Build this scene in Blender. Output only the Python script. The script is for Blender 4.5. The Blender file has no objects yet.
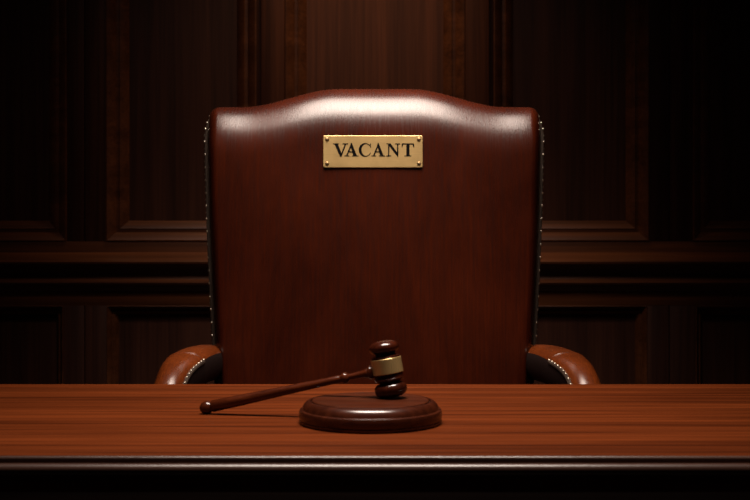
import bpy, bmesh, math, random
from mathutils import Vector, Matrix

random.seed(7)
SC = bpy.context.scene
COL = SC.collection
PI = math.pi
ZC = 0.95           # camera height; the desk top is at 0.76
FP = 1080.0         # focal length in pixels of a 750 px wide frame
TZ = 0.76

# ------------------------------------------------------------------ camera
cd = bpy.data.cameras.new('camera')
cam = bpy.data.objects.new('camera', cd)
COL.objects.link(cam)
cam.location = (0, 0, ZC)
cam.rotation_euler = (PI / 2, 0, 0)
cd.sensor_width = 36
cd.lens = 36 * FP / 750
cd.clip_start = 0.02
cd.dof.use_dof = True
cd.dof.focus_distance = 1.62
cd.dof.aperture_fstop = 11
SC.camera = cam

# ------------------------------------------------------------------ world
w = bpy.data.worlds.new('world')
SC.world = w
w.use_nodes = True
bg = w.node_tree.nodes['Background']
bg.inputs['Color'].default_value = (0.80, 0.62, 0.55, 1)
bg.inputs['Strength'].default_value = 0.006

# ------------------------------------------------------------------ lights
def aim(o, target):
    d = Vector(target) - o.location
    o.rotation_euler = d.to_track_quat('-Z', 'Y').to_euler()

def area(name, loc, target, sx, sy, power, color, spread=180):
    l = bpy.data.lights.new(name, 'AREA')
    l.shape = 'RECTANGLE'; l.size = sx; l.size_y = sy
    l.energy = power; l.color = color; l.spread = math.radians(spread)
    o = bpy.data.objects.new(name, l); COL.objects.link(o)
    o.location = loc; aim(o, target)
    return o

def spot(name, loc, target, power, color, angle, blend, radius):
    l = bpy.data.lights.new(name, 'SPOT')
    l.energy = power; l.color = color
    l.spot_size = math.radians(angle); l.spot_blend = blend
    l.shadow_soft_size = radius
    o = bpy.data.objects.new(name, l); COL.objects.link(o)
    o.location = loc; aim(o, target)
    return o

area('desk_lamp', (0, 1.12, 2.10), (0, 1.25, 0.76), 0.75, 0.20, 7.5, (1.0, 0.85, 0.74), 70)
area('chair_lamp', (0, 1.78, 1.97), (0, 2.0, 1.30), 0.74, 0.62, 9.6, (1.0, 0.83, 0.71), 72)
area('wall_fill', (-0.12, 1.75, 2.40), (-0.12, 3.0, 0.92), 1.30, 0.10, 0.80, (1.0, 0.76, 0.66), 56)  # added fill light for the wall, not a fixture of the room
area('panel_lamp', (-0.06, 2.74, 2.45), (-0.06, 2.84, 0.9), 0.45, 0.10, 2.9, (1.0, 0.66, 0.38), 72)

vs = SC.view_settings
vs.view_transform = 'Standard'
vs.look = 'None'
vs.gamma = 1
vs.use_curve_mapping = False
vs.exposure = 0.0

# ------------------------------------------------------------------ materials
def new_mat(name):
    m = bpy.data.materials.new(name)
    m.use_nodes = True
    nt = m.node_tree
    return m, nt, nt.nodes['Principled BSDF']

def node(nt, kind, **kw):
    n = nt.nodes.new(kind)
    for k, v in kw.items():
        setattr(n, k, v)
    return n

def coords(nt, scale, rot=(0, 0, 0), warp=0.0):
    tc = node(nt, 'ShaderNodeTexCoord')
    mp = node(nt, 'ShaderNodeMapping')
    mp.inputs['Scale'].default_value = scale
    mp.inputs['Rotation'].default_value = rot
    nt.links.new(tc.outputs['Object'], mp.inputs['Vector'])
    return mp.outputs['Vector']

def noise(nt, vec, scale, detail=6, rough=0.6, dist=0.0):
    n = node(nt, 'ShaderNodeTexNoise')
    n.inputs['Scale'].default_value = scale
    n.inputs['Detail'].default_value = detail
    n.inputs['Roughness'].default_value = rough
    n.inputs['Distortion'].default_value = dist
    nt.links.new(vec, n.inputs['Vector'])
    return n.outputs['Fac']

def ramp(nt, fac, stops):
    r = node(nt, 'ShaderNodeValToRGB')
    el = r.color_ramp.elements
    while len(el) < len(stops):
        el.new(0.5)
    for e, (p, c) in zip(el, stops):
        e.position = p
        e.color = (c[0], c[1], c[2], 1)
    nt.links.new(fac, r.inputs['Fac'])
    return r.outputs['Color']

def mul(nt, a, b, f=1.0):
    m = node(nt, 'ShaderNodeMixRGB', blend_type='MULTIPLY')
    m.inputs['Fac'].default_value = f
    nt.links.new(a, m.inputs['Color1']); nt.links.new(b, m.inputs['Color2'])
    return m.outputs['Color']

def bump(nt, p, fac, strength, dist=0.001):
    b = node(nt, 'ShaderNodeBump')
    b.inputs['Strength'].default_value = strength
    b.inputs['Distance'].default_value = dist
    nt.links.new(fac, b.inputs['Height'])
    nt.links.new(b.outputs['Normal'], p.inputs['Normal'])

def wood(name, dark, light, axis, rough=0.4, fine=1.0, spec=0.5, coat=0.0, contrast=(0.34, 0.68), bmp=0.1):
    """Streaky wood with the grain running along one axis."""
    m, nt, p = new_mat(name)
    s = [34 * fine] * 3; s['xyz'.index(axis)] = 0.9 * fine
    s2 = [190 * fine] * 3; s2['xyz'.index(axis)] = 4 * fine
    f1 = noise(nt, coords(nt, s), 1.0, 5, 0.62, 0.6)
    f2 = noise(nt, coords(nt, s2), 1.0, 3, 0.6, 0.2)
    c1 = ramp(nt, f1, [(contrast[0], dark), (contrast[1], light)])
    c2 = ramp(nt, f2, [(0.30, (0.62, 0.58, 0.55)), (0.62, (1.06, 1.04, 1.0))])
    nt.links.new(mul(nt, c1, c2, 0.9), p.inputs['Base Color'])
    p.inputs['Roughness'].default_value = rough
    p.inputs['Specular IOR Level'].default_value = spec
    p.inputs['Coat Weight'].default_value = coat
    p.inputs['Coat Roughness'].default_value = 0.12
    bump(nt, p, f2, bmp, 0.0006)
    return m

def leather(name, dark, light, rough=0.4, spec=0.5, streak=0.8):
    m, nt, p = new_mat(name)
    big = noise(nt, coords(nt, (7, 7, 3.2)), 1.0, 6, 0.65, 0.4)
    st = noise(nt, coords(nt, (330, 60, 9)), 1.0, 4, 0.65, 0.1)
    c1 = ramp(nt, big, [(0.33, dark), (0.68, light)])
    c2 = ramp(nt, st, [(0.32, (0.60, 0.55, 0.52)), (0.66, (1.15, 1.1, 1.05))])
    nt.links.new(mul(nt, c1, c2, streak), p.inputs['Base Color'])
    rr = ramp(nt, st, [(0.3, (rough + 0.04,) * 3), (0.7, (rough - 0.03,) * 3)])
    nt.links.new(rr, p.inputs['Roughness'])
    p.inputs['Specular IOR Level'].default_value = spec
    grain = noise(nt, coords(nt, (420, 420, 420)), 1.0, 2, 0.5)
    bump(nt, p, grain, 0.09, 0.0008)
    return m

def plain(name, col, rough=0.5, metal=0.0, spec=0.5, var=0.15, scale=60):
    m, nt, p = new_mat(name)
    f = noise(nt, coords(nt, (scale,) * 3), 1.0, 4, 0.6)
    lo = tuple(c * (1 - var) for c in col); hi = tuple(min(1, c * (1 + var)) for c in col)
    nt.links.new(ramp(nt, f, [(0.3, lo), (0.7, hi)]), p.inputs['Base Color'])
    p.inputs['Roughness'].default_value = rough
    p.inputs['Metallic'].default_value = metal
    p.inputs['Specular IOR Level'].default_value = spec
    return m

def brass(name, col, rough, metal, brush=(4, 400, 400)):
    m, nt, p = new_mat(name)
    f = noise(nt, coords(nt, brush), 1.0, 3, 0.6)
    g = noise(nt, coords(nt, (26, 26, 26)), 1.0, 3, 0.5)
    c = mul(nt, ramp(nt, f, [(0.3, tuple(x * 0.86 for x in col)), (0.7, col)]),
            ramp(nt, g, [(0.3, (0.82, 0.82, 0.8)), (0.6, (1, 1, 1))]))
    nt.links.new(c, p.inputs['Base Color'])
    nt.links.new(ramp(nt, f, [(0.3, (rough + 0.06,) * 3), (0.7, (rough - 0.06,) * 3)]), p.inputs['Roughness'])
    p.inputs['Metallic'].default_value = metal
    return m

M = {}
M['desk'] = wood('desk_wood', (0.045, 0.0085, 0.0018), (0.130, 0.0275, 0.0060), 'x', 0.55, 1.5, 0.03)
M['desk_edge'] = wood('desk_edge_wood', (0.030, 0.012, 0.008), (0.060, 0.024, 0.014), 'x', 0.33, 1.0, 0.6, bmp=0.0)
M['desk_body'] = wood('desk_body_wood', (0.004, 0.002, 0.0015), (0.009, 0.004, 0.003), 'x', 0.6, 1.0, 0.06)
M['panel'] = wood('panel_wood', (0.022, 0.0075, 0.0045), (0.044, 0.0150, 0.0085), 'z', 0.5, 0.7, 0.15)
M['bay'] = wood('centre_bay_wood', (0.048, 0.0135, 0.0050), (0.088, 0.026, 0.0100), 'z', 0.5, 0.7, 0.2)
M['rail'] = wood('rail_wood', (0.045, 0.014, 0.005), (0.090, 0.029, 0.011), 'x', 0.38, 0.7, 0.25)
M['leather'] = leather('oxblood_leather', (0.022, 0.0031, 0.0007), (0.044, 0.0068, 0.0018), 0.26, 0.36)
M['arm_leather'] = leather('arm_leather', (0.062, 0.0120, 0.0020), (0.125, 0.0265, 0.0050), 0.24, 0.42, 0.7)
M['dark_leather_and_shade'] = plain('dark_leather_and_shade', (0.007, 0.0035, 0.003), 0.5, 0, 0.15)  # shell and seat frame leather; on the arms it stands for shade
M['piping'] = plain('bronze_piping', (0.035, 0.024, 0.018), 0.32, 0.0)
M['stud'] = plain('stud_metal', (0.40, 0.35, 0.28), 0.34, 1.0)
M['gavel'] = wood('gavel_wood', (0.032, 0.0058, 0.0018), (0.080, 0.0165, 0.0050), 'x', 0.22, 1.6, 0.45)
M['gavel_head'] = wood('gavel_head_wood', (0.020, 0.0036, 0.0014), (0.050, 0.0092, 0.0032), 'z', 0.20, 1.6, 0.5, 0.1)
M['block'] = wood('sound_block_wood', (0.022, 0.0042, 0.0015), (0.052, 0.0110, 0.0038), 'x', 0.25, 1.2, 0.5)
M['plate'] = wood('strike_plate_wood', (0.028, 0.0058, 0.0018), (0.062, 0.0135, 0.0045), 'x', 0.5, 1.2, 0.05)
M['brass'] = brass('plaque_brass', (0.78, 0.54, 0.23), 0.38, 0.72)
M['band'] = brass('gavel_brass', (0.58, 0.40, 0.165), 0.30, 0.5, (300, 300, 8))
M['screw'] = plain('screw_brass', (0.24, 0.15, 0.07), 0.4, 0.8)
M['ink'] = plain('engraving_black', (0.004, 0.003, 0.003), 0.8, 0, 0.05)
M['floor'] = wood('floor_wood', (0.020, 0.009, 0.006), (0.045, 0.020, 0.012), 'x', 0.5, 0.4, 0.3)
M['caster'] = plain('caster_black', (0.012, 0.012, 0.012), 0.5)

# ------------------------------------------------------------------ mesh helpers
def empty(name, loc, label, cat, group=None):
    o = bpy.data.objects.new(name, None)
    COL.objects.link(o)
    o.location = loc
    o.empty_display_size = 0.05
    o['label'] = label; o['category'] = cat
    if group: o['group'] = group
    return o

def wloc(o):
    v = Vector((0, 0, 0))
    while o is not None:
        v += Vector(o.location); o = o.parent
    return v

def link(name, bm, mat, parent=None, loc=None, smooth=True, auto=35, label=None, kind=None):
    """bm is in world coordinates; loc is the new object's origin."""
    if loc is None:
        loc = wloc(parent) if parent else Vector((0, 0, 0))
    loc = Vector(loc)
    bmesh.ops.recalc_face_normals(bm, faces=bm.faces[:])
    bmesh.ops.translate(bm, verts=bm.verts[:], vec=-loc)
    if smooth:
        for f in bm.faces: f.smooth = True
        for e in bm.edges:
            if len(e.link_faces) == 2 and e.calc_face_angle(0) > math.radians(auto):
                e.smooth = False
    me = bpy.data.meshes.new(name)
    bm.to_mesh(me); bm.free()
    me.materials.append(mat)
    o = bpy.data.objects.new(name, me)
    COL.objects.link(o)
    if parent:
        o.parent = parent
        o.location = loc - wloc(parent)
    else:
        o.location = loc
    if label: o['label'] = label
    if kind: o['kind'] = kind
    return o

def box(bm, lo, hi, bev=0.0, seg=2):
    r = bmesh.ops.create_cube(bm, size=1.0)
    vv = r['verts']
    for v in vv:
        v.co = Vector([lo[i] + (v.co[i] + 0.5) * (hi[i] - lo[i]) for i in range(3)])
    if bev > 0:
        ee = list({e for v in vv for e in v.link_edges})
        bmesh.ops.bevel(bm, geom=ee, offset=bev, segments=seg, affect='EDGES', profile=0.5)
    return bm

def extrude_profile(bm, pts, x0, x1, closed=True):
    """pts = (y, z) loop, swept along x between x0 and x1 with end caps."""
    a = [bm.verts.new((x0, y, z)) for y, z in pts]
    b = [bm.verts.new((x1, y, z)) for y, z in pts]
    n = len(pts)
    for i in range(n):
        j = (i + 1) % n
        bm.faces.new((a[i], a[j], b[j], b[i]))
    bm.faces.new(a); bm.faces.new(b[::-1])
    return bm

def lathe(bm, prof, mat4=Matrix.Identity(4), n=48):
    """prof = (radius, height) along local z."""
    rings = []
    for r, h in prof:
        if r < 1e-6:
            rings.append([bm.verts.new(mat4 @ Vector((0, 0, h)))])
        else:
            rings.append([bm.verts.new(mat4 @ Vector((r * math.cos(2 * PI * k / n), r * math.sin(2 * PI * k / n), h))) for k in range(n)])
    for a, b in zip(rings, rings[1:]):
        for k in range(n):
            j = (k + 1) % n
            if len(a) == 1 and len(b) == 1: continue
            if len(a) == 1: bm.faces.new((a[0], b[j], b[k]))
            elif len(b) == 1: bm.faces.new((a[k], a[j], b[0]))
            else: bm.faces.new((a[k], a[j], b[j], b[k]))
    for ring in (rings[0], rings[-1]):
        if len(ring) > 1:
            bm.faces.new(ring)
    return bm

def arc(cx, cz, r, a0, a1, n):
    return [(cx + r * math.cos(math.radians(a0 + (a1 - a0) * i / n)), cz + r * math.sin(math.radians(a0 + (a1 - a0) * i / n))) for i in range(n + 1)]

def catmull(pts, n):
    P = [Vector(p) for p in pts]
    P = [2 * P[0] - P[1]] + P + [2 * P[-1] - P[-2]]
    out = []
    for i in range(1, len(P) - 2):
        for k in range(n):
            t = k / n
            p0, p1, p2, p3 = P[i - 1], P[i], P[i + 1], P[i + 2]
            out.append(0.5 * ((2 * p1) + (p2 - p0) * t + (2 * p0 - 5 * p1 + 4 * p2 - p3) * t * t + (3 * p1 - p0 - 3 * p2 + p3) * t ** 3))
    out.append(P[-2])
    return out

def tube(bm, pts, rad, n=10, closed=False):
    rings = []
    m = len(pts)
    ref = Vector((0.3, 0.2, 1)).normalized()
    for i, p in enumerate(pts):
        p = Vector(p)
        if closed: t = Vector(pts[(i + 1) % m]) - Vector(pts[i - 1])
        else: t = Vector(pts[min(i + 1, m - 1)]) - Vector(pts[max(i - 1, 0)])
        t.normalize()
        s = t.cross(ref)
        if s.length < 1e-4: s = t.cross(Vector((1, 0, 0)))
        s.normalize(); u = s.cross(t)
        r = rad[i] if isinstance(rad, (list, tuple)) else rad
        rings.append([bm.verts.new(p + r * (math.cos(2 * PI * k / n) * s + math.sin(2 * PI * k / n) * u)) for k in range(n)])
    for i in range(m if closed else m - 1):
        a, b = rings[i], rings[(i + 1) % m]
        for k in range(n):
            j = (k + 1) % n
            bm.faces.new((a[k], a[j], b[j], b[k]))
    if not closed:
        bm.faces.new(rings[0][::-1]); bm.faces.new(rings[-1])
    return bm

# ================================================================== THE SETTING
WY = 3.0
def wx(px): return (px - 375) * WY / FP
def wz(py): return ZC + (250 - py) * WY / FP

def struct(name, bm, mat, parent=None, **kw):
    return link(name, bm, mat, parent, kind=None if parent else 'structure', **kw)

bm = bmesh.new(); box(bm, (-3, -0.6, -0.1), (3, WY + 0.10, 0.0))
struct('floor', bm, M['floor'], smooth=False)

# back wall: flat backing, raised panels in mitred mouldings, stiles, rails
bm = bmesh.new(); box(bm, (-3, WY, 0), (3, WY + 0.1, 3.0))
wall = struct('wall_back', bm, M['panel'], smooth=False)

PROF = [(0.0, 0.035), (0.001, 0.0375), (0.004, 0.038), (0.007, 0.0365), (0.024, 0.0235), (0.0255, 0.0205), (0.034, 0.0205), (0.0355, 0.0225),
        (0.038, 0.0215), (0.057, 0.0055), (0.0585, 0.002), (0.061, 0.0)]
WS = WY - 0.035     # face of the stiles and rails
def moulding(bm, x0, x1, z0, z1, y, k=1.0, inward=True):
    """Rectangular mitred frame; the profile runs from the outer edge inwards."""
    rings = []
    for d, h in PROF:
        d *= k
        rings.append([bm.verts.new((x, y - h, z)) for x, z in ((x0 + d, z0 + d), (x1 - d, z0 + d), (x1 - d, z1 - d), (x0 + d, z1 - d))])
    for a, b in zip(rings, rings[1:]):
        for i in range(4):
            j = (i + 1) % 4
            bm.faces.new((a[i], a[j], b[j], b[i]))
    return bm

def raised_panel(x0, x1, z0, z1, y, mat='panel', k=1.0):
    bm = bmesh.new(); moulding(bm, x0, x1, z0, z1, y, k)
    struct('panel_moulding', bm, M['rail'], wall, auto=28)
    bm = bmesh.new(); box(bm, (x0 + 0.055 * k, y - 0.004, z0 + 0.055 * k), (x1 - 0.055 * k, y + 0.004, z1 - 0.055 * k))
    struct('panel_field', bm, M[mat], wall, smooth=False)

ZT = 2.75
up_lo = wz(241.5)
low_hi = wz(305)
uppers = [(wx(-95), wx(70.5)), (wx(109), wx(258)), (wx(286), wx(464)), (wx(492), wx(646)), (wx(689), wx(850))]
lowers = [(wx(-95), wx(67)), (wx(110), wx(258)), (wx(286), wx(464)), (wx(492), wx(644)), (wx(692), wx(850))]
for i, (x0, x1) in enumerate(uppers):
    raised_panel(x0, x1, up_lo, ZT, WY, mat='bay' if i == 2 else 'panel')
for x0, x1 in lowers:
    raised_panel(x0, x1, 0.22, low_hi, WY, k=0.45)
def board(name, x0, x1, z0, z1, mat):
    bm = bmesh.new(); box(bm, (x0, WS, z0), (x1, WY + 0.01, z1), 0.0008)
    struct(name, bm, M[mat], wall)
board('top_rail', -3, 3, ZT, 3.0, 'rail')
board('middle_rail', -3, 3, low_hi, up_lo, 'rail')
board('bottom_rail', -3, 3, 0, 0.22, 'rail')
for row, z0, z1 in ((uppers, up_lo, ZT), (lowers, 0.22, low_hi)):
    ends = [-3] + [v for p_ in row for v in p_] + [3]
    for i in range(0, len(ends), 2):
        a, b = ends[i], ends[i + 1]
        if row is uppers and i in (4, 6):
            e = 0.012
            l_, r_ = (a + e, b) if i == 4 else (a, b - e)
            board('stile', a, b, z0, z1, 'panel')
            bm = bmesh.new(); box(bm, (l_, WS - 0.010, z0), (r_ , WS + 0.002, z1), 0.004)
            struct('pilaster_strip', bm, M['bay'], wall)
        elif i in (2, 8):
            mid = wx(88) if a < 0 else wx(666)
            board('stile', a, mid - 0.0015, z0, z1, 'panel'); board('stile', mid + 0.0015, b, z0, z1, 'panel')
        else:
            board('stile', a, b, z0, z1, 'panel')

def rail_trim(name, pts):
    bm = bmesh.new(); extrude_profile(bm, pts, -3, 3)
    o = struct(name, bm, M['rail'], auto=28)
    return o

# chair rail: bevelled cap, cove and lower bead
z = wz
rail_trim('trim_1', [(WS + 0.004, z(252)), (WS - 0.004, z(252.5)), (WS - 0.016, z(255)), (WS - 0.036, z(258.5)), (WS - 0.046, z(260)),
                     (WS - 0.050, z(261.5)), (WS - 0.048, z(263.5)), (WS - 0.036, z(265)), (WS - 0.024, z(268)), (WS - 0.016, z(272)), (WS - 0.012, z(276)),
                     (WS - 0.016, z(278.5)), (WS - 0.026, z(280.5)), (WS - 0.030, z(282)), (WS - 0.026, z(284)), (WS - 0.014, z(286)), (WS - 0.008, z(290)), (WS + 0.004, z(291))])
bm = bmesh.new(); extrude_profile(bm, [(WS + 0.004, 0), (WS - 0.025, 0), (WS - 0.025, 0.13), (WS - 0.018, 0.15), (WS - 0.008, 0.165), (WS + 0.004, 0.165)], -3, 3)
struct('baseboard_back', bm, M['rail'], auto=28)

# ================================================================== DESK
DF, DB, DX = 0.995, 1.53, 1.35
desk = empty('judge_desk', (0, 1.27, 0), 'long polished reddish brown wooden bench desk in the foreground with a moulded front edge', 'desk')
bm = bmesh.new(); box(bm, (-DX, DF + 0.0032, TZ - 0.034), (DX, 1.4865, TZ), 0.0008, 2)
link('desk_top', bm, M['desk'], desk)
bm = bmesh.new(); box(bm, (-DX, 1.4878, TZ - 0.034), (DX, DB, TZ), 0.0012, 2)
link('edge_strip', bm, M['desk'], desk)
# front edge: small round, groove, larger bead, cove below
pts = [(DF + 0.004, TZ - 0.0002)]
pts += [(DF + 0.0032 + 0.0030 * math.cos(math.radians(a)), TZ - 0.0032 + 0.0030 * math.sin(math.radians(a))) for a in range(95, 221, 9)]
pts += [(DF + 0.0034, TZ - 0.0050), (DF + 0.0034, TZ - 0.0060)]
pts += [(DF - 0.0024 + 0.0060 * math.cos(math.radians(a)), TZ - 0.0118 + 0.0056 * math.sin(math.radians(a))) for a in range(75, 271, 9)]
pts += [(DF + 0.004, TZ - 0.0178), (DF + 0.010, TZ - 0.019), (DF + 0.016, TZ - 0.024), (DF + 0.018, TZ - 0.030), (DF + 0.022, TZ - 0.034), (DF + 0.03, TZ - 0.034), (DF + 0.03, TZ - 0.001), (DF + 0.006, TZ - 0.0006)]
bm = bmesh.new(); extrude_profile(bm, pts, -DX, DX)
link('edge_moulding', bm, M['desk_edge'], desk, auto=30)
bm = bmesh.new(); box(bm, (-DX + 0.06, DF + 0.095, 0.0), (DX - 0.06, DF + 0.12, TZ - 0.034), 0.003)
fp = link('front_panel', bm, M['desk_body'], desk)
for i in range(3):
    x0 = -1.22 + i * 0.83
    bm = bmesh.new()
    rings = []
    for d, h in PROF:
        rings.append([bm.verts.new((x, DF + 0.0952 - h, zz)) for x, zz in ((x0 + d, 0.12 + d), (x0 + 0.78 - d, 0.12 + d), (x0 + 0.78 - d, 0.64 - d), (x0 + d, 0.64 - d))])
    for a, b in zip(rings, rings[1:]):
        for k in range(4):
            j = (k + 1) % 4
            bm.faces.new((a[k], a[j], b[j], b[k]))
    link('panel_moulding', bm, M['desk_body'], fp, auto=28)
for s in (-1, 1):
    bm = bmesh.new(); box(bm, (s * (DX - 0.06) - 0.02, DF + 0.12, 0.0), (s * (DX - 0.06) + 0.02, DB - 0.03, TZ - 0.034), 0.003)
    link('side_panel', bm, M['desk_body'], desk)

# ================================================================== JUDGE'S CHAIR
TILT = math.radians(5)
O = Vector((0, 1.945, 0.71))
U = Vector((0, math.sin(TILT), math.cos(TILT)))
N = Vector((0, -math.cos(TILT), math.sin(TILT)))
EYE = Vector((0, 0, ZC))
def on_plane(px, py, off=0.0):
    """Where the sight line through a photo pixel meets the chair-back plane: (x, s)."""
    d = Vector(((px - 375) / FP, 1.0, (250 - py) / FP))
    P0 = O + off * N
    t = (P0 - EYE).dot(N) / d.dot(N)
    p = EYE + t * d
    return p.x, (p - P0).dot(U)
def P(x, s, off): return O + Vector((x, 0, 0)) + s * U + off * N

chair = empty('judge_chair', (0, 1.86, 0), 'empty high-backed reddish brown leather armchair with a brass name plate behind the desk', 'chair')

s_sh = on_plane(375, 108)[1]
s_pk = on_plane(375, 90)[1]
h_top = on_plane(539.8, 118)[0]
h_low = on_plane(529, 384)[0]
s_top_ref = on_plane(538, 118)[1]; s_low_ref = on_plane(527, 384)[1]
x_a = on_plane(375 + 36, 95)[0]; x_b = on_plane(375 + 131, 105)[0]
def half(s, extra=0.0):
    t = (s - s_low_ref) / (s_top_ref - s_low_ref)
    t = max(-0.9, min(1.0, t))
    return h_low + (h_top - h_low) * (t if t > 0 else t * 0.6) + 0.003 * math.sin(PI * max(0, t)) + extra
RC = 0.022
def s_top(x, hw):
    ax = abs(x)
    t = max(0, min(1, (ax - x_a) / (x_b - x_a)))
    v = s_pk + (s_sh - s_pk) * (t * t * (3 - 2 * t))
    e = ax - (hw - RC)
    if e > 0:
        v -= RC * 0.95 * (1 - math.sqrt(max(0, 1 - (e / RC) ** 2)))
    return v
R = 0.075
RS = 0.023
RT = 0.105
RB = 0.035
S_BOT = -0.235
def q(d, r):
    if d >= r: return 1.0
    k = 1 - d / r
    return math.sqrt(max(0, 1 - k ** 2.2))
def back_grid():
    bm = bmesh.new()
    angs = [i / 16 for i in range(17)]
    de = [RT * (1 - math.cos(a * PI / 2)) for a in angs]          # distances from an edge, dense at the edge
    us = []
    for a in angs: us.append(-1 + RS * (1 - math.cos(a * PI / 2)) / h_top)
    m = 44
    lo, hi = us[-1], -us[-1]
    for i in range(1, m): us.append(lo + (hi - lo) * i / m)
    us += [-u for u in us[:17][::-1]]
    out = {}
    total = 0.75
    ds = de + [RT + (total - RT) * (i / 36) for i in range(1, 37)]
    nu, nd = len(us), len(ds)
    F = []; B = []
    for iu, u in enumerate(us):
        st = s_top(u * h_top, h_top)
        cf = []; cb = []
        for idd, d in enumerate(ds):
            frac = d / total
            s = st - (st - S_BOT) * (d / total) if d > RT else st - d * (st - S_BOT) / total
            hw = half(s)
            x = u * hw
            dx = hw - abs(x)
            db = s - S_BOT
            g = q(dx, RS) * q(max(0, st - s), RT) * q(max(0, db), 0.03)
            if iu in (0, nu - 1) or idd in (0, nd - 1): g = 0
            bulge = 0.016 * (1 - u * u) * math.sin(PI * min(1, max(0, (s - S_BOT) / (st - S_BOT)))) ** 0.7
            cf.append(bm.verts.new(P(x, s, g * R + g * bulge)))
            g2 = q(dx, RB) * q(max(0, st - s), RB) * q(max(0, db), 0.03)
            if iu in (0, nu - 1) or idd in (0, nd - 1): g2 = 0
            cb.append(bm.verts.new(P(x, s, -g2 * RB)))
        F.append(cf); B.append(cb)
    for G, fl in ((F, 0), (B, 1)):
        for i in range(nu - 1):
            for j in range(nd - 1):
                vs_ = (G[i][j], G[i + 1][j], G[i + 1][j + 1], G[i][j + 1])
                bm.faces.new(vs_ if fl else vs_[::-1])
    bmesh.ops.remove_doubles(bm, verts=bm.verts[:], dist=1e-5)
    return bm
backrest = link('backrest', back_grid(), M['leather'], chair, auto=60)

# dark outer shell behind the cushion, with a piped border of metal studs down each side
bm = bmesh.new()
loops = []
n = 40
for off, ex in ((-0.004, 0.0), (-0.008, 0.0085), (-0.020, 0.0105), (-0.060, 0.007), (-0.075, -0.010)):
    ring = []
    s0 = on_plane(375, 115)[1]
    left = []
    for i in range(n + 1):
        s = s0 - (s0 - S_BOT - 0.01) * i / n
        w_ = half(s) + ex
        if i < 4: w_ -= 0.016 * (1 - math.sin(PI / 2 * i / 4))
        left.append((-w_, s))
    ring = [(-x, s) for x, s in left[::-1]] + [(x * 1, s) for x, s in [(0, 0)][:0]] + left
    loops.append([bm.verts.new(P(x, s, off)) for x, s in ring])
for a, b in zip(loops, loops[1:]):
    for k in range(len(a)):
        j = (k + 1) % len(a)
        bm.faces.new((a[k], a[j], b[j], b[k]))
bm.faces.new(loops[-1]); bm.faces.new(loops[0][::-1])
shell = link('back_shell', bm, M['dark_leather_and_shade'], chair, auto=50, label='dark outer shell behind the leather cushion')

for s_ in (-1, 1):
    bm = bmesh.new()
    path = []
    for i in range(60):
        s = s0 - 0.004 - (s0 - S_BOT - 0.05) * i / 59
        path.append(P(s_ * (half(s) + 0.0060 - (0.011 * (1 - i / 4) ** 2 if i < 4 else 0)), s, 0.004))
    tube(bm, path, 0.0036, 8)
    pipe = link('piping', bm, M['piping'], shell)

def stud_mesh(r=0.0026):
    bm = bmesh.new()
    lathe(bm, [(0, 0.9 * r), (0.45 * r, 0.78 * r), (0.8 * r, 0.45 * r), (r, 0), (0.8 * r, -0.5 * r)], n=10)
    for f in bm.faces: f.smooth = True
    me = bpy.data.meshes.new('nailhead'); bm.to_mesh(me); bm.free()
    me.materials.append(M['stud'])
    return me
STUD = stud_mesh()
def stud(parent, pos, nrm, k=1.0):
    o = bpy.data.objects.new('nailhead', STUD); COL.objects.link(o)
    o.parent = parent
    o.location = Vector(pos) - wloc(parent)
    o.rotation_euler = Vector(nrm).to_track_quat('Z', 'Y').to_euler()
    o.scale = (k, k, k)
    return o
for s_ in (-1, 1):
    for i in range(36):
        s = s0 - 0.004 - i * 0.0118
        ins = 0.010 * (1 - i / 3) ** 2 if i < 3 else 0
        stud(shell, P(s_ * (half(s) + 0.0082 - ins), s, 0.0052 - 0.002 * (i % 2)), N + Vector((s_ * 0.55, 0, 0.25)))

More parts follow.
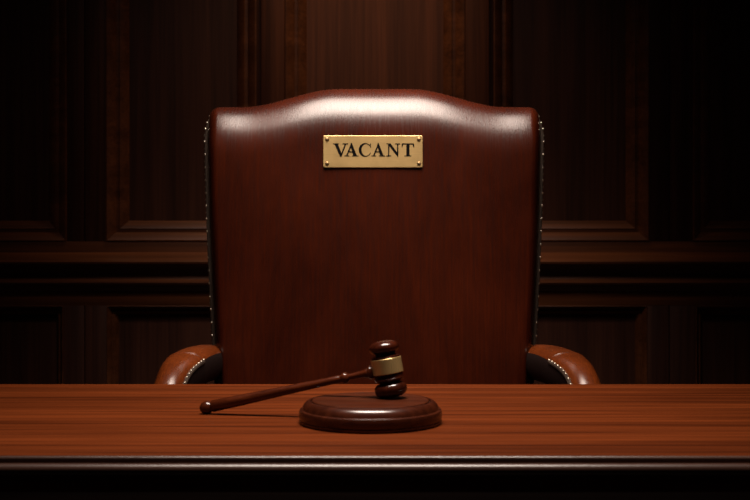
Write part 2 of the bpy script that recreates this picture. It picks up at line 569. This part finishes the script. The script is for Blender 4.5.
# arms
def arm(s_):
    X = 0.2975
    R0 = 0.0335
    FL = 0.003 if s_ < 0 else 0.013
    cen = [(X - 0.004, 1.955, 0.747), (X - 0.002 + 0.1 * FL, 1.88, 0.753), (X + 0.35 * FL, 1.79, 0.757), (X + 0.002 + 0.75 * FL, 1.71, 0.7545), (X + 0.004 + FL, 1.655, 0.743), (X + 0.006 + FL, 1.618, 0.717), (X + 0.006 + FL, 1.602, 0.672), (X + 0.006 + FL, 1.602, 0.60), (X + 0.5 * FL, 1.615, 0.53), (X - 0.005, 1.63, 0.47)]
    cen = [(s_ * x, y, z_) for x, y, z_ in cen]
    path = catmull(cen, 8)
    bm = bmesh.new()
    rings = []
    nn = 36
    frames = []
    m = len(path)
    for i, p in enumerate(path):
        t = (path[min(i + 1, m - 1)] - path[max(i - 1, 0)]).normalized()
        sd = Vector((s_, 0, 0)); sd = (sd - sd.dot(t) * t).normalized()
        up = sd.cross(t) * s_
        if up.z < 0 and abs(t.z) < 0.9: up = -up
        f = i / (m - 1)
        wr = R0 * (1.0 if f > 0.05 else 0.82 + 3.6 * f)
        hr = R0 * 0.95
        k_ = max(0, min(1, (p.y - 1.63) / 0.09)) if p.z > 0.66 else 0
        wr *= 0.76 + 0.24 * k_ * k_ * (3 - 2 * k_)
        if p.y < 1.75: p = p + Vector((s_ * (1 - k_) * 0.003, 0, 0))
        frames.append((p, t, sd, up, wr, hr))
        ring = []
        for k in range(nn):
            a = 2 * PI * k / nn
            c, sn = math.cos(a), math.sin(a)
            ex = 2 / 2.5
            ring.append(bm.verts.new(p + sd * wr * math.copysign(abs(c) ** ex, c) + up * hr * math.copysign(abs(sn) ** ex, sn)))
        rings.append(ring)
    for a, b in zip(rings, rings[1:]):
        for k in range(nn):
            j = (k + 1) % nn
            f_ = bm.faces.new((a[k], a[j], b[j], b[k]))
            if 150 <= 360 * k / nn < 340: f_.material_index = 1  # shade on the arm's sides and underside, put in as a darker colour
    for ring, dv in ((rings[0], -1), (rings[-1], 1)):
        c = sum((v.co for v in ring), Vector()) / nn
        tt = frames[0][1] if dv < 0 else frames[-1][1]
        inner = [bm.verts.new(c + (v.co - c) * 0.72 + dv * tt * 0.010) for v in ring]
        for k in range(nn):
            j = (k + 1) % nn
            bm.faces.new((ring[k], ring[j], inner[j], inner[k]))
        bm.faces.new(inner)
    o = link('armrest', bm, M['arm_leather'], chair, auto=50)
    o.data.materials.append(M['dark_leather_and_shade'])
    # seam across the top where the front panel starts
    i0 = 23
    p, t, sd, up, wr, hr = frames[i0]
    ex = 2 / 2.5
    def surf(i, deg, k=1.0):
        p, t, sd, up, wr, hr = frames[i]
        a = math.radians(deg); c, sn = math.cos(a), math.sin(a)
        return p + k * (sd * wr * math.copysign(abs(c) ** ex, c) + up * hr * math.copysign(abs(sn) ** ex, sn))
    bm = bmesh.new()
    tube(bm, [surf(i0, dg, 1.0) for dg in range(-20, 151, 10)], 0.0010, 8)
    link('seam_piping', bm, M['arm_leather'], o)
    for sgn, deg in ((1, 152), (-1, -22)):
        bm = bmesh.new()
        tube(bm, [surf(i, deg, 1.0) for i in range(i0, m - 4)], 0.0034, 8)
        link('piping', bm, M['piping'], o)
    for deg in (148, -26):
        last = None
        for i in range(i0, 58):
            for fr in (0, 0.5):
                a_ = surf(i, deg, 1.04); b_ = surf(i + 1, deg, 1.04)
                q_ = a_.lerp(b_, fr)
                if last is None or (q_ - last).length > 0.0105:
                    last = q_
                    stud(o, q_, (q_ - frames[i][0]) + frames[i][3] * 0.03, 0.95)
    return o
arm(-1); arm(1)

# seat, column, base
bm = bmesh.new()
box(bm, (-0.265, 1.585, 0.40), (0.265, 1.93, 0.50), 0.04, 5)
link('seat', bm, M['leather'], chair)
bm = bmesh.new(); box(bm, (-0.285, 1.60, 0.345), (0.285, 2.0, 0.42), 0.012, 3)
link('seat_frame', bm, M['dark_leather_and_shade'], chair)
bm = bmesh.new(); lathe(bm, [(0.0, 0.10), (0.032, 0.10), (0.032, 0.22), (0.024, 0.22), (0.024, 0.345), (0.0, 0.345)], Matrix.Translation((0, 1.79, 0)), 24)
link('column', bm, M['caster'], chair)
for k in range(5):
    a = 2 * PI * k / 5 + PI / 2
    d = Vector((math.cos(a), math.sin(a), 0))
    c = Vector((0, 1.79, 0))
    bm = bmesh.new()
    tube(bm, [c + d * 0.02 + Vector((0, 0, 0.125)), c + d * 0.15 + Vector((0, 0, 0.105)), c + d * 0.29 + Vector((0, 0, 0.075))], [0.026, 0.022, 0.016], 12)
    leg = link('leg', bm, M['panel'], chair)
    bm = bmesh.new()
    sd = Vector((-d.y, d.x, 0))
    mt = Matrix.Translation(c + d * 0.29 + Vector((0, 0, 0.027))) @ sd.to_track_quat('Z', 'Y').to_matrix().to_4x4()
    lathe(bm, [(0, -0.02), (0.022, -0.02), (0.027, -0.012), (0.027, 0.012), (0.022, 0.02), (0, 0.02)], mt, 20)
    link('caster', bm, M['caster'], leg)

# brass name plate
POFF = R + 0.0105
xa, sa = on_plane(324.2, 135.8, POFF); xb, sb = on_plane(423.6, 167.8, POFF)
bm = bmesh.new()
PT = 0.0030
def plate_pt(x, s, o): return P(x, s, POFF + o)
w2, hh = (xb - xa) / 2, (sa - sb) / 2
cx, cs = (xa + xb) / 2, (sa + sb) / 2
def rrect(w_, h_, r, n=5):
    out = []
    for sx, sy, a0 in ((1, 1, 0), (-1, 1, 90), (-1, -1, 180), (1, -1, 270)):
        for i in range(n + 1):
            a = math.radians(a0 + 90 * i / n)
            out.append((sx * (w_ - r) + r * math.cos(a), sy * (h_ - r) + r * math.sin(a)))
    return out
loops = []
for o_, ins in ((-0.012, 0.0), (PT - 0.0008, 0.0), (PT, 0.0008)):
    loops.append([bm.verts.new(plate_pt(cx + x, cs + y, o_)) for x, y in rrect(w2 - ins, hh - ins, 0.0025)])
for a, b in zip(loops, loops[1:]):
    for k in range(len(a)):
        j = (k + 1) % len(a)
        bm.faces.new((a[k], a[j], b[j], b[k]))
bm.faces.new(loops[0][::-1]); bm.faces.new(loops[-1])
plate = link('name_plate', bm, M['brass'], chair, loc=plate_pt(cx, cs, 0), auto=30, label='brass name plate engraved VACANT')

for sx in (-1, 1):
    for sy in (-1, 1):
        c = plate_pt(cx + sx * (w2 - 0.0068), cs + sy * (hh - 0.0070), PT - 0.0004)
        mt = Matrix.Translation(c) @ N.to_track_quat('Z', 'Y').to_matrix().to_4x4()
        bm = bmesh.new()
        r = 0.0036
        lathe(bm, [(0, 0.0020), (r * 0.5, 0.0018), (r * 0.85, 0.0012), (r, 0.0004), (r, 0)], mt, 18)
        link('screw', bm, M['screw'], plate)

def rect(x0, x1, y0, y1): return [(x0, y0), (x1, y0), (x1, y1), (x0, y1)]
def letter(ch):
    if ch == 'V':
        return [rect(0, .47, .93, 1), rect(.74, 1.16, .93, 1), [(.10, .97), (.37, .97), (.70, .14), (.60, -.02), (.56, -.02)],
                [(.91, .97), (1.03, .97), (.66, -.02), (.56, -.02)]]
    if ch == 'A':
        return [rect(-.03, .35, 0, .07), rect(.56, 1.06, 0, .07), [(.08, .03), (.20, .03), (.58, .90), (.50, 1.03)],
                [(.47, 1.03), (.55, 1.03), (.95, .03), (.67, .03), (.42, .84)], rect(.22, .74, .30, .385)]
    if ch == 'C':
        out = []
        nseg = 26
        a0, a1 = 42, 318
        for i in range(nseg):
            p = []
            for aa in (a0 + (a1 - a0) * i / nseg, a0 + (a1 - a0) * (i + 1) / nseg):
                t = math.radians(aa)
                p.append(((.53 + .50 * math.cos(t), .5 + .53 * math.sin(t)), (.60 + .345 * math.cos(t), .5 + .455 * math.sin(t))))
            out.append([p[0][0], p[1][0], p[1][1], p[0][1]])
        out += [[(.88, .90), (.93, 1.0), (.97, 1.0), (.97, .66), (.93, .66)], [(.86, .17), (.93, .30), (.97, .28), (.90, .13)]]
        return out
    if ch == 'N':
        return [rect(0, .30, .93, 1), rect(-.01, .37, 0, .07), rect(.70, 1.08, .93, 1), rect(.125, .225, .02, .97), rect(.84, .94, -.02, .97),
                [(.08, 1), (.33, 1), (.93, .18), (.93, -.02), (.87, -.02), (.14, .90)]]
    if ch == 'T':
        return [rect(.03, .95, .92, 1), rect(.37, .62, .02, .97), rect(.24, .75, 0, .07), [(.03, 1), (.09, 1), (.14, .94), (.06, .70), (.02, .70)], [(.95, 1), (.89, 1), (.84, .94), (.92, .70), (.96, .70)]]
ux, us_ = 0.00029, 0.00029
for ch, x0z, x1z in (('V', 118, 212), ('A', 192, 277), ('C', 276, 357), ('A', 361, 443), ('N', 452, 537), ('T', 545, 626)):
    bm = bmesh.new()
    wl = (x1z - x0z)
    nat = {'V': 1.16, 'A': 1.06, 'C': 1.0, 'N': 1.08, 'T': 0.98}[ch]
    for poly in letter(ch):
        lo_ = []; hi_ = []
        for x, y in poly:
            zx = x0z + x / nat * wl; zy = 198 - 81 * y
            X_, S_ = on_plane(315 + zx / 6.25, 125 + zy / 6.25, POFF)
            lo_.append(bm.verts.new(plate_pt(X_, S_, PT - 0.0004)))
            hi_.append(bm.verts.new(plate_pt(X_, S_, PT + 0.00025)))
        k = len(poly)
        for i in range(k):
            j = (i + 1) % k
            bm.faces.new((lo_[i], lo_[j], hi_[j], hi_[i]))
        bm.faces.new(hi_)
    link('engraved_letter', bm, M['ink'], plate, smooth=False, label='black engraved letter ' + ch)

# ================================================================== SOUND BLOCK
BX, BY, BR = -0.005, 1.192, 0.079
BX = (370.5 - 375) * BY / FP
TH = 0.0250
block = empty('sound_block', (BX, BY, TZ), 'round dark red turned wooden sound block on the desk under the gavel head', 'sound block')
mt = Matrix.Translation((BX, BY, TZ))
bm = bmesh.new()
prof = [(0, 0.0), (BR - 0.003, 0.0), (BR - 0.0008, 0.0012), (BR - 0.0002, 0.0030), (BR - 0.0008, 0.0046), (BR - 0.0004, 0.0056), (BR, 0.0085), (BR - 0.0003, 0.0125), (BR - 0.0010, 0.0144), (BR - 0.0022, 0.0152),
         (BR - 0.0034, 0.0154), (BR - 0.0036, 0.0160), (BR - 0.0042, 0.0178), (BR - 0.0056, 0.0204), (BR - 0.0078, 0.0226), (BR - 0.0102, 0.0240), (BR - 0.0118, 0.0244), (BR - 0.0126, 0.0238), (BR - 0.0130, 0.0215), (BR - 0.0160, 0.0215), (0, 0.0215)]
lathe(bm, prof, mt, 96)
link('block_base', bm, M['block'], block, auto=32)
bm = bmesh.new()
r = BR - 0.0146
lathe(bm, [(0, 0.0216), (r, 0.0216), (r, 0.0243), (r - 0.0006, 0.0248), (r - 0.002, TH), (0, TH)], mt, 96)
link('strike_plate', bm, M['plate'], block, auto=40)

# ================================================================== GAVEL
def at(px, py, d): return Vector(((px - 375) * d / FP, d, ZC + (250 - py) * d / FP))
tip = at(206, 406.5, 1.252)
tip.z = TZ + 0.0075
hc = at(387.5, 368.5, 1.205) + Vector((0, 0, -0.0001))
ax = (tip - hc).normalized()                       # handle axis, head to tip
ver = Vector((0, 0, 1)); hz = (ver - ver.dot(ax) * ax).normalized()   # head axis
sd = ax.cross(hz).normalized()
head_up = (hz + 0.06 * (ver - hz) / max(1e-6, (ver - hz).length)).normalized()
s2_ = head_up.cross(ax).normalized(); b_ = head_up.cross(s2_).normalized()
gavel = empty('gavel', (hc.x, hc.y, TZ + TH), 'dark red wooden gavel with a brass band, its head standing on the sound block', 'gavel')
K = 0.0319       # half length of the head
prof = [(0, -1.0), (0.20, -0.995), (0.38, -0.965), (0.50, -0.90), (0.565, -0.80), (0.575, -0.70), (0.55, -0.60), (0.47, -0.52), (0.38, -0.48), (0.365, -0.455),
        (0.40, -0.44), (0.47, -0.425), (0.515, -0.39), (0.525, -0.335), (0.505, -0.31)]
prof += [(0.505, 0.39), (0.52, 0.40), (0.515, 0.43), (0.47, 0.465), (0.40, 0.48), (0.36, 0.495), (0.355, 0.53), (0.385, 0.56), (0.46, 0.60), (0.525, 0.67), (0.54, 0.755), (0.50, 0.855), (0.41, 0.93), (0.27, 0.975), (0.12, 0.998), (0, 1.0)]
tlt = math.sqrt(1 - head_up.z ** 2)
low = min(h * K * head_up.z - r * K * tlt for r, h in prof)
hc.z = TZ + TH + 0.0001 - low
GM = Matrix.Translation(hc) @ Matrix(((s2_.x, b_.x, head_up.x), (s2_.y, b_.y, head_up.y), (s2_.z, b_.z, head_up.z))).to_4x4()
bm = bmesh.new(); lathe(bm, [(r * K, h * K) for r, h in prof], GM, 56)
head = link('gavel_head', bm, M['gavel_head'], gavel, loc=hc, auto=40)
bm = bmesh.new()
lathe(bm, [(0.495 * K, -0.16 * K), (0.523 * K, -0.16 * K), (0.535 * K, -0.145 * K), (0.535 * K, 0.36 * K), (0.523 * K, 0.375 * K), (0.495 * K, 0.375 * K)], GM, 56)
link('brass_band', bm, M['band'], gavel, loc=hc, auto=30, label='brass band around the gavel head')

L = (tip - hc).length
hp = [(0.0060, 0.010), (0.0060, 0.0160), (0.0072, 0.0172), (0.0078, 0.0195), (0.0072, 0.0218), (0.0054, 0.0228), (0.0056, 0.0250), (0.0046, 0.027),
      (0.0040, 0.032), (0.0036, 0.040), (0.0034, 0.0452), (0.0048, 0.0464), (0.0062, 0.0484), (0.0065, 0.0508), (0.0056, 0.0534), (0.0040, 0.0548), (0.0040, 0.0556), (0.0044, 0.0570)]
bead = hp
end = L + 0.0075
for f, r in ((0.08, 0.0043), (0.25, 0.0048), (0.45, 0.0054), (0.62, 0.0060), (0.80, 0.0066), (1.0, 0.0068)):
    hp.append((r, 0.058 + f * (end - 0.016 - 0.058)))
e = end - 0.016
hp += [(0.0062, e + 0.0006), (0.0052, e + 0.0014), (0.0056, e + 0.0022), (0.0069, e + 0.0036), (0.0076, e + 0.0062), (0.0074, e + 0.0095), (0.0060, e + 0.0128), (0.0036, e + 0.0152), (0, e + 0.016)]
yax = ax
xax = sd
HMh = Matrix.Translation(hc) @ Matrix(((sd.x, hz.x, ax.x), (sd.y, hz.y, ax.y), (sd.z, hz.z, ax.z))).to_4x4()
bm = bmesh.new(); lathe(bm, hp, HMh, 36)
link('handle', bm, M['gavel'], gavel, loc=hc, auto=50)

chair.location.x -= 0.0015
